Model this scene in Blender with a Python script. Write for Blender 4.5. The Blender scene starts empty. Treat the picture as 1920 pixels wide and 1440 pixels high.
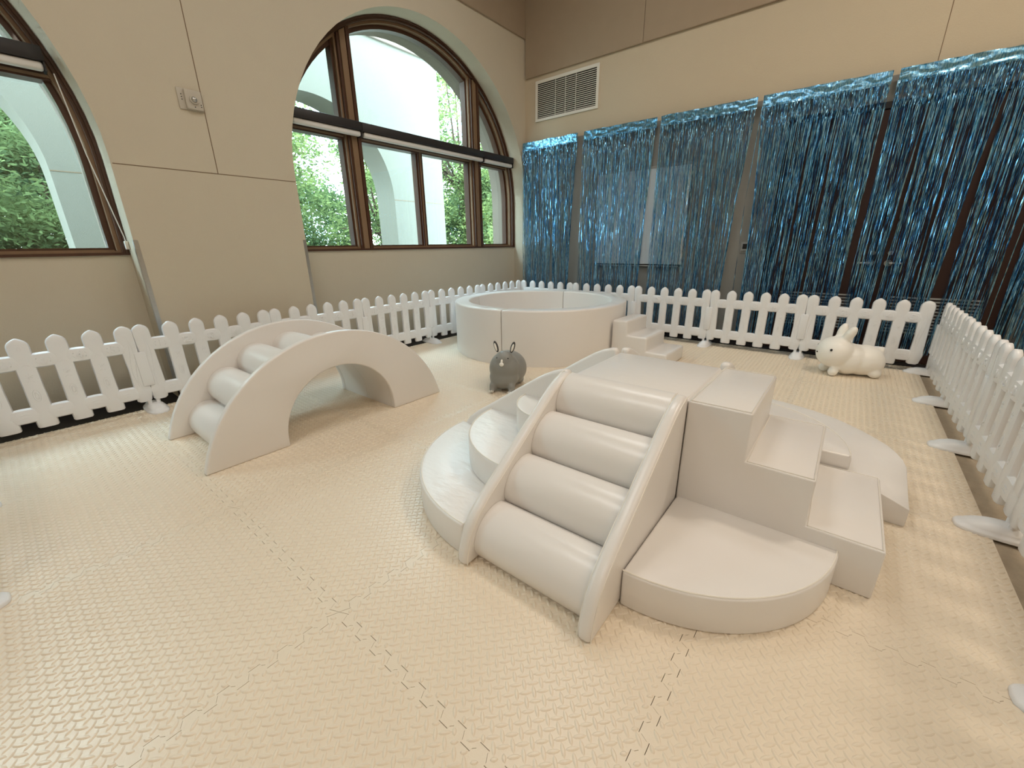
import bpy, bmesh, math, random
from mathutils import Vector, Matrix, noise
PI = math.pi
S = bpy.context.scene
COL = S.collection

# ------------------------------------------------------------------ camera, sky, lights, exposure
cam_d = bpy.data.cameras.new('camera'); cam = bpy.data.objects.new('camera', cam_d); COL.objects.link(cam)
cam_d.sensor_width = 36; cam_d.lens = 36 * 767.3452 / 1920; cam_d.clip_start = 0.05; cam_d.clip_end = 200
def cam_axes(yaw, pitch, roll):
    f = Vector((-math.sin(yaw) * math.cos(pitch), math.cos(yaw) * math.cos(pitch), -math.sin(pitch)))
    r = Vector((math.cos(yaw), math.sin(yaw), 0)); u = r.cross(f)
    return r * math.cos(roll) + u * math.sin(roll), -r * math.sin(roll) + u * math.cos(roll), f
r_, u_, f_ = cam_axes(0.680669, 0.327613, -0.0140428)
m = Matrix((r_, u_, -f_)).transposed().to_4x4(); m.translation = Vector((0, 0, 1.229))
cam.matrix_world = m
S.camera = cam

w = bpy.data.worlds.new('sky'); S.world = w; w.use_nodes = True
nt = w.node_tree; nt.nodes.clear()
wo = nt.nodes.new('ShaderNodeOutputWorld'); bg = nt.nodes.new('ShaderNodeBackground')
tc = nt.nodes.new('ShaderNodeTexCoord'); nz = nt.nodes.new('ShaderNodeTexNoise'); cr = nt.nodes.new('ShaderNodeValToRGB')
nz.inputs['Scale'].default_value = 2.6; nz.inputs['Detail'].default_value = 5
cr.color_ramp.elements[0].position = 0.38; cr.color_ramp.elements[0].color = (0.50, 0.72, 0.92, 1)
cr.color_ramp.elements[1].position = 0.62; cr.color_ramp.elements[1].color = (0.93, 0.98, 1.0, 1)
nt.links.new(tc.outputs['Generated'], nz.inputs['Vector']); nt.links.new(nz.outputs['Fac'], cr.inputs['Fac'])
nt.links.new(cr.outputs['Color'], bg.inputs['Color']); nt.links.new(bg.outputs['Background'], wo.inputs['Surface'])
bg.inputs['Strength'].default_value = 9.5

def area(name, loc, rot, sx, sy, power, color, portal=False):
    l = bpy.data.lights.new(name, 'AREA'); l.shape = 'RECTANGLE'; l.size = sx; l.size_y = sy
    l.energy = power; l.color = color
    o = bpy.data.objects.new(name, l); COL.objects.link(o); o.location = loc; o.rotation_euler = rot
    if portal: l.cycles.is_portal = True
    return o
WARM = (1.0, 0.87, 0.72); NEUT = (1.0, 0.99, 0.975)
for (lx, ly, pw, c) in ((-2.0, 0.2, 14, NEUT), (1.2, 0.2, 10, WARM), (-2.0, 3.4, 16, NEUT), (1.2, 3.4, 36, WARM), (4.0, 1.8, 30, WARM), (-0.4, -2.6, 20, NEUT), (3.6, -2.4, 24, WARM)):
    area('ceiling_lamp_light', (lx, ly, 5.10), (0, 0, 0), 1.2, 0.6, pw, c)
area('window_portal', (-4.50, 4.01, 2.45), (0, -PI / 2, 0), 2.6, 3.7, 1, (1, 1, 1), True)
area('window_portal', (-4.50, -1.08, 2.45), (0, -PI / 2, 0), 2.6, 3.7, 1, (1, 1, 1), True)

S.view_settings.view_transform = 'Standard'; S.view_settings.look = 'None'
S.view_settings.gamma = 1.0; S.view_settings.use_curve_mapping = False
S.view_settings.exposure = 0.95
try:
    S.cycles.max_bounces = 10; S.cycles.diffuse_bounces = 6; S.cycles.transparent_max_bounces = 12
    S.cycles.sample_clamp_indirect = 6; S.cycles.use_denoising = True
except Exception: pass

# ------------------------------------------------------------------ helpers
def srgb(r, g, b):
    f = lambda c: (c / 255 / 12.92) if c / 255 <= 0.04045 else ((c / 255 + 0.055) / 1.055) ** 2.4
    return (f(r), f(g), f(b), 1)
def mat(name, col, rough=0.5, metal=0.0, spec=0.5, var=0.0, vscale=6.0, bump=0.0, bscale=30.0, bdetail=3, trans=0.0, coat=0.0, stretch=None):
    m = bpy.data.materials.new(name); m.use_nodes = True; t = m.node_tree; b = t.nodes['Principled BSDF']
    b.inputs['Base Color'].default_value = col; b.inputs['Roughness'].default_value = rough; b.inputs['Metallic'].default_value = metal
    b.inputs['Specular IOR Level'].default_value = spec; b.inputs['Coat Weight'].default_value = coat
    c = t.nodes.new('ShaderNodeTexCoord'); mp = t.nodes.new('ShaderNodeMapping'); t.links.new(c.outputs['Object'], mp.inputs['Vector'])
    if stretch: mp.inputs['Scale'].default_value = stretch
    n = t.nodes.new('ShaderNodeTexNoise'); n.inputs['Scale'].default_value = vscale; n.inputs['Detail'].default_value = 4
    t.links.new(mp.outputs['Vector'], n.inputs['Vector'])
    mx = t.nodes.new('ShaderNodeMix'); mx.data_type = 'RGBA'
    k = max(var, 0.015)
    mx.inputs['A'].default_value = tuple(x * (1 - k) for x in col[:3]) + (1,); mx.inputs['B'].default_value = tuple(min(1, x * (1 + k)) for x in col[:3]) + (1,)
    t.links.new(n.outputs['Fac'], mx.inputs['Factor']); t.links.new(mx.outputs['Result'], b.inputs['Base Color'])
    if bump:
        n2 = t.nodes.new('ShaderNodeTexNoise'); n2.inputs['Scale'].default_value = bscale; n2.inputs['Detail'].default_value = bdetail
        t.links.new(mp.outputs['Vector'], n2.inputs['Vector'])
        bp = t.nodes.new('ShaderNodeBump'); bp.inputs['Strength'].default_value = bump; bp.inputs['Distance'].default_value = 0.02
        t.links.new(n2.outputs['Fac'], bp.inputs['Height']); t.links.new(bp.outputs['Normal'], b.inputs['Normal'])
    return m
M = {}
M['wall'] = mat('cream_plaster', srgb(200, 190, 170), 0.85, bump=0.12, bscale=120, var=0.02)
M['wall_warm'] = mat('cream_wall_paint', srgb(198, 184, 160), 0.85, bump=0.12, bscale=120, var=0.02)
M['acoustic'] = mat('taupe_acoustic_fabric', srgb(166, 148, 126), 0.95, bump=0.3, bscale=400, var=0.04)
M['tack'] = mat('grey_tack_fabric', srgb(140, 139, 134), 0.95, bump=0.3, bscale=400, var=0.04)
M['joint'] = mat('brown_joint', srgb(120, 100, 78), 0.9)  # plain brown for the control joint strips
M['ceil'] = mat('ceiling_paint', srgb(225, 218, 205), 0.9)
M['black'] = mat('black_rubber_base', srgb(26, 24, 24), 0.6)
M['subfloor'] = mat('grey_carpet', srgb(172, 158, 138), 0.95, bump=0.4, bscale=300, var=0.12, vscale=40)
M['foam'] = mat('beige_foam_mat', srgb(227, 213, 192), 0.29, spec=0.55, bump=0.06, bscale=220, var=0.025, vscale=2)
M['vinyl'] = mat('off_white_vinyl', srgb(228, 224, 220), 0.28, spec=0.5, bump=0.10, bscale=9, bdetail=2, var=0.015, vscale=3)
M['vinyl_cr'] = mat('creased_white_vinyl', srgb(232, 229, 226), 0.33, spec=0.5, bump=0.32, bscale=10, bdetail=4, var=0.015, vscale=3, stretch=(1.0, 2.2, 1))
M['vinyl_seam'] = mat('vinyl_piping', srgb(236, 231, 221), 0.33)
M['seam_dark'] = mat('dark_stitch', srgb(150, 138, 120), 0.7)  # darker beige stitching colour, not assigned to any part
M['plastic'] = mat('white_plastic', srgb(233, 234, 236), 0.32, spec=0.5, var=0.01)
M['wood'] = mat('brown_window_wood', srgb(74, 44, 26), 0.40, var=0.25, vscale=14, stretch=(1, 1, 0.08), coat=0.15)
M['wood_lt'] = mat('lighter_brown_window_wood', srgb(132, 106, 80), 0.42, var=0.15, vscale=14, stretch=(1, 1, 0.08))
M['blk_metal'] = mat('black_shade_cassette', srgb(38, 35, 36), 0.5)
M['shade'] = mat('white_shade_fabric', srgb(222, 220, 216), 0.8)
M['steel'] = mat('brushed_steel', srgb(190, 190, 188), 0.28, metal=0.9, var=0.1, vscale=60)
M['ext'] = mat('pale_exterior_stucco', srgb(112, 110, 99), 0.9, bump=0.2, bscale=80, var=0.03)
M['ext_beige'] = mat('beige_exterior_stucco', srgb(122, 110, 98), 0.9, bump=0.2, bscale=80, var=0.03)
M['ground'] = mat('outside_paving', srgb(120, 116, 104), 0.9, var=0.1)
M['door'] = mat('dark_brown_door', srgb(52, 24, 16), 0.5, var=0.2, vscale=20, stretch=(1, 1, 0.1))
M['doorframe'] = mat('dark_metal_doorframe', srgb(30, 26, 27), 0.5)
M['white_metal'] = mat('white_vent_metal', srgb(226, 222, 212), 0.45)
M['dark'] = mat('dark_void', srgb(45, 42, 38), 0.9)
M['board'] = mat('whiteboard_surface', srgb(186, 196, 202), 0.35)
M['device'] = mat('cream_alarm_plastic', srgb(188, 180, 166), 0.6)
M['lcd'] = mat('dark_screen', srgb(20, 24, 30), 0.2)
M['grey_pl'] = mat('grey_plastic', srgb(150, 150, 146), 0.5)
M['grey_rub'] = mat('grey_rubber_skin', srgb(138, 138, 134), 0.42, bump=0.05, bscale=60, var=0.03)
M['dk_grey'] = mat('dark_grey_rubber', srgb(60, 58, 56), 0.5)
M['white_rub'] = mat('white_rubber_skin', srgb(246, 243, 236), 0.35, spec=0.5)
M['pure'] = mat('white_paint_detail', srgb(240, 236, 228), 0.5)
M['ink'] = mat('black_paint_detail', srgb(14, 12, 12), 0.4)
M['green'] = mat('green_ball_plastic', srgb(96, 160, 70), 0.35)
M['bark'] = mat('bark', srgb(84, 68, 54), 0.9, bump=0.6, bscale=20, var=0.2)
M['lamp'] = mat('lamp_diffuser', srgb(250, 245, 235), 0.5)
def foil_mat(name, c0, c1):
    m = bpy.data.materials.new(name); m.use_nodes = True; t = m.node_tree; b = t.nodes['Principled BSDF']
    b.inputs['Metallic'].default_value = 1.0; b.inputs['Roughness'].default_value = 0.24
    c = t.nodes.new('ShaderNodeTexCoord'); n = t.nodes.new('ShaderNodeTexNoise'); n.inputs['Scale'].default_value = 40; n.inputs['Detail'].default_value = 3
    mp = t.nodes.new('ShaderNodeMapping'); mp.inputs['Scale'].default_value = (3, 3, 0.6)
    t.links.new(c.outputs['Object'], mp.inputs['Vector']); t.links.new(mp.outputs['Vector'], n.inputs['Vector'])
    r = t.nodes.new('ShaderNodeValToRGB'); r.color_ramp.elements[0].position = 0.35; r.color_ramp.elements[1].position = 0.65
    r.color_ramp.elements[0].color = c0; r.color_ramp.elements[1].color = c1
    t.links.new(n.outputs['Fac'], r.inputs['Fac']); t.links.new(r.outputs['Color'], b.inputs['Base Color'])
    return m
M['foil'] = foil_mat('blue_foil', srgb(66, 142, 192), srgb(166, 216, 242))
def leaf_mat(name, a, b_):
    m = bpy.data.materials.new(name); m.use_nodes = True; t = m.node_tree; t.nodes.clear()
    o = t.nodes.new('ShaderNodeOutputMaterial'); d = t.nodes.new('ShaderNodeBsdfDiffuse'); tr = t.nodes.new('ShaderNodeBsdfTranslucent')
    mx = t.nodes.new('ShaderNodeMixShader'); mx.inputs[0].default_value = 0.32
    c = t.nodes.new('ShaderNodeTexCoord'); n = t.nodes.new('ShaderNodeTexNoise'); n.inputs['Scale'].default_value = 1.3; n.inputs['Detail'].default_value = 6
    r = t.nodes.new('ShaderNodeValToRGB'); r.color_ramp.elements[0].position = 0.36; r.color_ramp.elements[1].position = 0.66
    r.color_ramp.elements[0].color = a; r.color_ramp.elements[1].color = b_
    t.links.new(c.outputs['Object'], n.inputs['Vector']); t.links.new(n.outputs['Fac'], r.inputs['Fac'])
    for s in (d, tr): t.links.new(r.outputs['Color'], s.inputs['Color'])
    t.links.new(d.outputs[0], mx.inputs[1]); t.links.new(tr.outputs[0], mx.inputs[2]); t.links.new(mx.outputs[0], o.inputs['Surface'])
    return m
M['leaf'] = leaf_mat('green_leaves', srgb(70, 88, 60), srgb(156, 172, 110))
M['leaf_dk'] = leaf_mat('darker_green_leaves', srgb(56, 74, 54), srgb(122, 140, 92))
def glass_mat():
    m = bpy.data.materials.new('window_glass'); m.use_nodes = True; t = m.node_tree; t.nodes.clear()
    o = t.nodes.new('ShaderNodeOutputMaterial'); g = t.nodes.new('ShaderNodeBsdfGlossy'); g.inputs['Roughness'].default_value = 0.02
    tr = t.nodes.new('ShaderNodeBsdfTransparent'); tr.inputs['Color'].default_value = (0.90, 0.985, 0.975, 1)
    fr = t.nodes.new('ShaderNodeLayerWeight'); fr.inputs['Blend'].default_value = 0.5; mx = t.nodes.new('ShaderNodeMixShader')
    pw = t.nodes.new('ShaderNodeMath'); pw.operation = 'POWER'; pw.inputs[1].default_value = 5; ma = t.nodes.new('ShaderNodeMath'); ma.operation = 'MULTIPLY_ADD'; ma.inputs[1].default_value = 0.9; ma.inputs[2].default_value = 0.04
    t.links.new(fr.outputs['Facing'], pw.inputs[0]); t.links.new(pw.outputs[0], ma.inputs[0]); t.links.new(ma.outputs[0], mx.inputs[0]); t.links.new(tr.outputs[0], mx.inputs[1]); t.links.new(g.outputs[0], mx.inputs[2]); t.links.new(mx.outputs[0], o.inputs['Surface'])
    return m
M['glass'] = glass_mat()

def tag(o, label=None, cat=None, group=None, kind=None):
    if label: o['label'] = label
    if cat: o['category'] = cat
    if group: o['group'] = group
    if kind: o['kind'] = kind
    return o
def empty(name, loc=(0, 0, 0), rz=0.0, label=None, cat=None, group=None):
    o = bpy.data.objects.new(name, None); COL.objects.link(o); o.location = loc; o.rotation_euler = (0, 0, rz); o.empty_display_size = 0.1
    return tag(o, label, cat, group)
def link_mesh(name, me, parent=None, loc=None):
    o = bpy.data.objects.new(name, me); COL.objects.link(o)
    if parent: o.parent = parent
    if loc: o.location = loc
    return o
def finish(bm, name, material, parent=None, smooth=None, loc=None):
    bmesh.ops.recalc_face_normals(bm, faces=bm.faces)
    me = bpy.data.meshes.new(name); bm.to_mesh(me); bm.free(); me.materials.append(material)
    if smooth is not None:
        me.polygons.foreach_set('use_smooth', [True] * len(me.polygons))
        me.set_sharp_from_angle(angle=math.radians(smooth))
    return link_mesh(name, me, parent, loc)
def add_box(bm, x0, x1, y0, y1, z0, z1):
    v = [bm.verts.new(p) for p in ((x0, y0, z0), (x1, y0, z0), (x1, y1, z0), (x0, y1, z0), (x0, y0, z1), (x1, y0, z1), (x1, y1, z1), (x0, y1, z1))]
    for f in ((0, 3, 2, 1), (4, 5, 6, 7), (0, 1, 5, 4), (1, 2, 6, 5), (2, 3, 7, 6), (3, 0, 4, 7)): bm.faces.new([v[i] for i in f])
    return v
def bevel_sharp(bm, width, seg=3, ang=40):
    bmesh.ops.recalc_face_normals(bm, faces=bm.faces)
    es = [e for e in bm.edges if len(e.link_faces) == 2 and e.calc_face_angle(0) > math.radians(ang)]
    bmesh.ops.bevel(bm, geom=es, offset=width, segments=seg, profile=0.5, affect='EDGES', clamp_overlap=True)
def box(name, x0, x1, y0, y1, z0, z1, material, parent=None, bev=0.0, seg=2):
    bm = bmesh.new(); add_box(bm, x0, x1, y0, y1, z0, z1)
    if bev: bevel_sharp(bm, bev, seg)
    return finish(bm, name, material, parent, 35 if bev else None)
def prism(name, pts, axis, a0, a1, material, parent=None, bev=0.0, seg=3, smooth=40, ang=40):
    """pts: closed outline; axis 'x': pts=(y,z); 'y': pts=(x,z); 'z': pts=(x,y)"""
    bm = bmesh.new()
    def P(p, a): return {'x': (a, p[0], p[1]), 'y': (p[0], a, p[1]), 'z': (p[0], p[1], a)}[axis]
    A = [bm.verts.new(P(p, a0)) for p in pts]; B = [bm.verts.new(P(p, a1)) for p in pts]
    bm.faces.new(A); bm.faces.new(B[::-1])
    n = len(pts)
    for i in range(n): bm.faces.new((A[i], A[(i + 1) % n], B[(i + 1) % n], B[i]))
    if bev: bevel_sharp(bm, bev, seg, ang)
    return finish(bm, name, material, parent, smooth)
def tube(bm, pts, r, n=6, close=False, cap=True):
    pts = [Vector(p) for p in pts]; rings = []
    rr = r if isinstance(r, (list, tuple)) else [r] * len(pts)
    N = len(pts)
    for i, p in enumerate(pts):
        if close: t = (pts[(i + 1) % N] - pts[i - 1])
        else: t = pts[min(i + 1, N - 1)] - pts[max(i - 1, 0)]
        t.normalize()
        up = Vector((0, 0, 1)) if abs(t.z) < 0.9 else Vector((1, 0, 0))
        a = t.cross(up).normalized(); b = t.cross(a)
        rings.append([bm.verts.new(p + (a * math.cos(2 * PI * k / n) + b * math.sin(2 * PI * k / n)) * rr[i]) for k in range(n)])
    for i in range(N if close else N - 1):
        A, B = rings[i], rings[(i + 1) % N]
        for k in range(n): bm.faces.new((A[k], A[(k + 1) % n], B[(k + 1) % n], B[k]))
    if cap and not close:
        bm.faces.new(rings[0]); bm.faces.new(rings[-1][::-1])
def add_ell(bm, c, r, seg=10, rings=6, rot=None):
    mtx = Matrix.Translation(Vector(c)) @ (rot.to_matrix().to_4x4() if rot is not None else Matrix()) @ Matrix.Diagonal((r[0], r[1], r[2], 1))
    return bmesh.ops.create_uvsphere(bm, u_segments=seg, v_segments=rings, radius=1, matrix=mtx)
def copy_tree(o, parent=None):
    c = o.copy(); COL.objects.link(c)
    if parent: c.parent = parent
    for ch in list(o.children): copy_tree(ch, c)
    return c
from mathutils import Euler

# ------------------------------------------------------------------ room shell
WX, WY = -4.42, 5.88            # window wall face, curtain wall face
GX = -4.67                      # window frame face
SPR, NR = 1.885, 1.87           # spring line and radius of the niches
NICHES = (4.01, -1.08)
RX, BY, CZ = 5.6, -4.6, 5.2

def arch_pts(yc, R, z0, zs, n=40):
    """outline of the opening from lower left, over the arch, to lower right"""
    return [(yc - R, z0)] + [(yc - R * math.cos(PI * i / n), zs + R * math.sin(PI * i / n)) for i in range(n + 1)] + [(yc + R, z0)]
def arched_wall(name, xf, xb, arches, R, z0, zs, ztop, y0, y1, material, parent=None, n=40):
    """solid wall between planes xf and xb with arched openings from z0"""
    bm = bmesh.new()
    def quad(ps): bm.faces.new([bm.verts.new(p) for p in ps])
    ys = y0
    for yc in sorted(arches):
        for x in (xf, xb): quad([(x, ys, z0), (x, yc - R, z0), (x, yc - R, ztop), (x, ys, ztop)])
        P = arch_pts(yc, R, z0, zs, n)
        for i in range(1, len(P) - 2):
            a, b = P[i], P[i + 1]
            for x in (xf, xb): quad([(x, a[0], a[1]), (x, b[0], b[1]), (x, b[0], ztop), (x, a[0], ztop)])
        for i in range(len(P) - 1):
            a, b = P[i], P[i + 1]; quad([(xf, a[0], a[1]), (xb, a[0], a[1]), (xb, b[0], b[1]), (xf, b[0], b[1])])
        ys = yc + R
    for x in (xf, xb): quad([(x, ys, z0), (x, y1, z0), (x, y1, ztop), (x, ys, ztop)])
    quad([(xf, y0, ztop), (xb, y0, ztop), (xb, y1, ztop), (xf, y1, ztop)])
    quad([(xf, y0, z0), (xb, y0, z0), (xb, y0, ztop), (xf, y0, ztop)]); quad([(xf, y1, z0), (xb, y1, z0), (xb, y1, ztop), (xf, y1, ztop)])
    bmesh.ops.remove_doubles(bm, verts=bm.verts, dist=1e-4)
    bm.normal_update(); sx = 1 if xf > xb else -1
    for f in bm.faces:
        c = f.calc_center_median()
        if abs(f.normal.x) > 0.5: want = Vector((sx if abs(c.x - xf) < 1e-3 else -sx, 0, 0))
        elif abs(c.z - ztop) < 1e-3: want = Vector((0, 0, 1))
        elif abs(c.y - y0) < 1e-3: want = Vector((0, -1, 0))
        elif abs(c.y - y1) < 1e-3: want = Vector((0, 1, 0))
        else:
            yc = min(arches, key=lambda a: abs(a - c.y)); want = Vector((0, yc - c.y, min(0, zs - c.z)))
        if f.normal.dot(want) < 0: f.normal_flip()
    me = bpy.data.meshes.new(name); bm.to_mesh(me); bm.free(); me.materials.append(material)
    me.set_sharp_from_angle(angle=math.radians(30)); me.polygons.foreach_set('use_smooth', [abs(p.normal.x) < 0.5 and abs(p.normal.z) < 0.999 for p in me.polygons])
    return link_mesh(name, me, parent)

floor = box('floor', WX - 0.3, RX, BY, WY, -0.12, -0.014, M['subfloor']); tag(floor, kind='structure')
ceil = box('ceiling', WX - 0.3, RX, BY, WY + 0.2, CZ, CZ + 0.15, M['ceil']); tag(ceil, kind='structure')
wl = arched_wall('wall_left', WX, GX - 0.18, NICHES, NR, -0.014, SPR, CZ, BY, WY + 0.25, M['wall']); tag(wl, kind='structure')
# part of the wall outside the window line, opening slightly smaller (the exterior reveal)
wlo = arched_wall('wall_left_outside', GX - 0.181, -5.08, NICHES, 1.79, 1.19, SPR - 0.0, CZ, BY, WY + 1.3, M['ext_beige']); tag(wlo, kind='structure')
lowo = box('wall_left_outside_base', -5.08, GX - 0.181, BY, WY + 1.3, -0.4, 1.19, M['ext_beige']); tag(lowo, kind='structure')
for k, yc in enumerate(NICHES):
    a = box('wall_left_niche', GX - 0.18, GX + 0.0, yc - NR, yc + NR, -0.014, 1.196, M['wall']); tag(a, kind='structure')
    b = box('baseboard_left_niche', GX, GX + 0.012, yc - NR, yc + NR, -0.014, 0.10, M['black']); tag(b, kind='structure')
wb = box('wall_back', WX + 0.001, RX, WY, WY + 0.2, -0.014, CZ, M['wall_warm']); tag(wb, kind='structure')
wr = box('wall_right', RX, RX + 0.2, BY, WY, -0.014, CZ, M['wall_warm']); tag(wr, kind='structure')
wf = box('wall_front', WX - 0.3, RX, BY - 0.2, BY, -0.014, CZ, M['wall']); tag(wf, kind='structure')
for y0, y1 in ((0.79, 2.14), (BY, -2.95)):
    b = box('baseboard_left', WX, WX + 0.012, y0, y1, -0.014, 0.10, M['black']); tag(b, kind='structure')
b = box('baseboard_back', WX, -0.80, WY - 0.012, WY, -0.014, 0.12, M['black']); tag(b, kind='structure')
b = box('baseboard_back', 1.20, RX, WY - 0.012, WY, -0.014, 0.12, M['black']); tag(b, kind='structure')
b = box('baseboard_back_toe', WX, RX, 5.60, WY - 0.013, -0.0139, -0.008, M['black']); tag(b, kind='structure')
b = box('baseboard_left_toe', GX + 0.012, -4.27, BY, 5.60, -0.0139, -0.008, M['black']); tag(b, kind='structure')
# control joints in the plaster
def joint(y0, y1, z0, z1): return box('control_joint', WX - 0.002, WX + 0.0012, y0, y1, z0, z1, M['joint'], wl)
joint(0.80, 2.132, 1.838, 1.844); joint(1.475, 1.481, 1.844, 4.08)
# fabric covered acoustic panels high on both walls, each a panel of the wall
for (y0, y1) in ((3.44, 5.88), (1.0, 3.436), (-1.44, 0.996), (-3.9, -1.444)):
    box('acoustic_panel', WX, WX + 0.025, y0, y1, 4.085, CZ, M['acoustic'], wl, 0.004, 1)
for (x0, x1) in ((WX + 0.026, -2.575), (-2.571, -0.13), (-0.126, 2.3), (2.304, 4.7)):
    box('acoustic_panel', x0, x1, WY - 0.03, WY, 3.585, CZ, M['acoustic'], wb, 0.004, 1)
box('control_joint', 0.236, 0.241, WY - 0.0015, WY + 0.002, 2.72, 3.585, M['joint'], wb)
# grey tackable wall panels behind the foil curtains
for (x0, x1) in ((WX, -3.30), (-3.296, -2.10), (-2.096, -0.82), (1.22, 2.3), (2.304, 3.4)):
    box('tackable_panel', x0, x1, WY - 0.018, WY, 0.12, 2.70, M['tack'], wb, 0.003, 1)
box('tackable_panel', -0.816, 1.216, WY - 0.018, WY, 2.46, 2.70, M['tack'], wb, 0.003, 1)

# corner guards on the niche edges
for (yy, s) in ((2.14, 1), (0.79, -1)):
    bm = bmesh.new(); y0, y1 = sorted((yy, yy - s * 0.028))
    add_box(bm, WX, WX + 0.0025, y0, y1, 0.10, 1.305); ya, yb = sorted((yy, yy + s * 0.0025)); add_box(bm, WX - 0.028, WX + 0.0025, ya, yb, 0.10, 1.305)
    g = finish(bm, 'corner_guard', M['steel']); tag(g, 'steel corner guard on the wall edge ' + ('left of the nearer whole arched window' if s > 0 else 'right of the cut-off window at frame left'), 'corner guard')

# ------------------------------------------------------------------ windows
def clip_arc(y, yc, R): return SPR + math.sqrt(max(0.0, R * R - (y - yc) ** 2))
def ring(name, yc, Ro, Ri, x0, x1, zbo, zbi, material, parent, n=48):
    """arched frame ring with a sill member; Ro/Ri outer and inner radius"""
    bm = bmesh.new(); O = arch_pts(yc, Ro, zbo, SPR, n); I = arch_pts(yc, Ri, zbi, SPR, n)
    vo = [[bm.verts.new((x, p[0], p[1])) for p in O] for x in (x0, x1)]; vi = [[bm.verts.new((x, p[0], p[1])) for p in I] for x in (x0, x1)]
    L = len(O)
    for i in range(L):
        j = (i + 1) % L
        for k in (0, 1): bm.faces.new((vo[k][i], vo[k][j], vi[k][j], vi[k][i]))
        bm.faces.new((vo[0][i], vo[0][j], vo[1][j], vo[1][i])); bm.faces.new((vi[0][i], vi[0][j], vi[1][j], vi[1][i]))
    return finish(bm, name, material, parent, 30)
def build_window(idx, yc):
    """frame about 7 cm wide on its face and 17 cm deep; glass set back at GX - 0.15"""
    W = empty('window_%d' % idx); W['kind'] = 'structure'
    yL = yc - NR; GP = GX - 0.15
    ring('frame', yc, NR - 0.002, NR - 0.042, GX - 0.10, GX + 0.004, 1.196, 1.212, M['wood'], W)
    ring('outer_bead', yc, NR - 0.004, NR - 0.022, GX + 0.0, GX + 0.018, 1.192, 1.203, M['wood'], W)
    ring('inner_frame', yc, NR - 0.036, NR - 0.066, GX - 0.145, GX - 0.038, 1.206, 1.226, M['wood_lt'], W)
    ring('sash_frame', yc, NR - 0.060, NR - 0.105, GX - 0.18, GX - 0.095, 1.220, 1.250, M['wood'], W)
    top = lambda y, R=NR - 0.05: clip_arc(y, yc, R)
    def vbar(name, y0, y1, xb, xf, z0, z1, mt):
        za, zb = (z1(y0), z1(y1)) if callable(z1) else (z1, z1)
        prism(name, [(y0, z0), (y1, z0), (y1, zb), (y0, za)], 'x', GX + xb, GX + xf, M[mt], W)
    for (a, b_) in ((0.756, 0.941), (2.760, 2.942)):
        a += yL; b_ += yL
        vbar('mullion', a, b_, -0.18, -0.085, 1.225, top, 'wood')
        vbar('mullion_step', a + 0.022, b_ - 0.012, -0.09, -0.045, 1.225, top, 'wood_lt')
        vbar('mullion_step', a + 0.045, b_ - 0.006, -0.05, -0.012, 1.215, top, 'wood')
        vbar('mullion_cap', a + 0.072, b_ - 0.045, -0.014, 0.002, 1.205, top, 'wood_lt')
        vbar('mullion_cap', b_ - 0.040, b_, -0.014, 0.012, 1.200, top, 'wood')
    vbar('mullion', yL + 1.791, yL + 1.860, -0.18, -0.09, 1.225, 2.42, 'wood')
    vbar('mullion_step', yL + 1.812, yL + 1.882, -0.10, -0.065, 1.225, 2.42, 'wood')
    vbar('mullion_cap', yL + 1.832, yL + 1.850, -0.067, -0.058, 1.225, 2.42, 'wood_lt')
    for (a, b_) in ((yL + 0.07, yL + 0.76), (yL + 0.935, yL + 2.765), (yL + 2.935, yL + 3.66)):
        box('transom_bar', GX - 0.18, GX - 0.06, a, b_, 2.381, 2.535, M['wood'], W)
        box('transom_strip', GX - 0.065, GX - 0.045, a, b_, 2.395, 2.412, M['wood_lt'], W)
        box('sill_strip', GX - 0.09, GX - 0.05, a, b_, 1.222, 1.234, M['wood_lt'], W)
    for a, b_ in ((0.09, 0.76), (0.93, 1.80), (1.85, 2.77), (2.93, 3.65)):
        box('pane', GP - 0.004, GP, yL + a, yL + b_, 1.245, 2.39, M['glass'], W)
    for a, b_ in ((0.115, 0.77), (0.93, 2.77), (2.93, 3.625)):
        R2 = NR - 0.09; n = 20; pts = [(yL + a, 2.51), (yL + b_, 2.51)]
        for i in range(n + 1):
            y = yL + b_ + (a - b_) * i / n; pts.append((y, max(2.52, clip_arc(y, yc, R2))))
        prism('pane', pts, 'x', GP - 0.004, GP, M['glass'], W, smooth=None)
    return W
build_window(1, NICHES[0]); build_window(2, NICHES[1])

# roller shades: black cassette with the white fabric edge hanging under it
def shade(y0, y1, label, group):
    r = empty('roller_shade', (GX, y0, 2.455), 0, label, 'roller shade', group)
    L = y1 - y0
    bm = bmesh.new(); add_box(bm, 0.012, 0.11, 0.001, L - 0.001, 0.0, 0.088); bevel_sharp(bm, 0.008, 2); finish(bm, 'cassette', M['blk_metal'], r, 35)
    bm = bmesh.new(); add_box(bm, 0.030, 0.090, 0.03, L - 0.012, -0.052, -0.001); bevel_sharp(bm, 0.016, 3); finish(bm, 'rolled_fabric', M['shade'], r, 35)
    bm = bmesh.new(); add_box(bm, 0.014, 0.10, L - 0.012, L - 0.002, -0.058, 0.0); finish(bm, 'end_bracket', M['blk_metal'], r)
for (a, b_, lb) in ((2.265, 3.05, 'black roller shade cassette over the left lights of the whole arched window'), (3.05, 5.07, 'long black roller shade cassette across the middle lights of the whole arched window'), (5.07, 5.757, 'short black roller shade cassette over the right light beside the foil curtains')):
    shade(a, b_, lb, 'roller shades in the whole window')
shade(-2.0, 0.63, 'black roller shade cassette in the window cut off at frame left', 'roller shade in the cut-off window')
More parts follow.
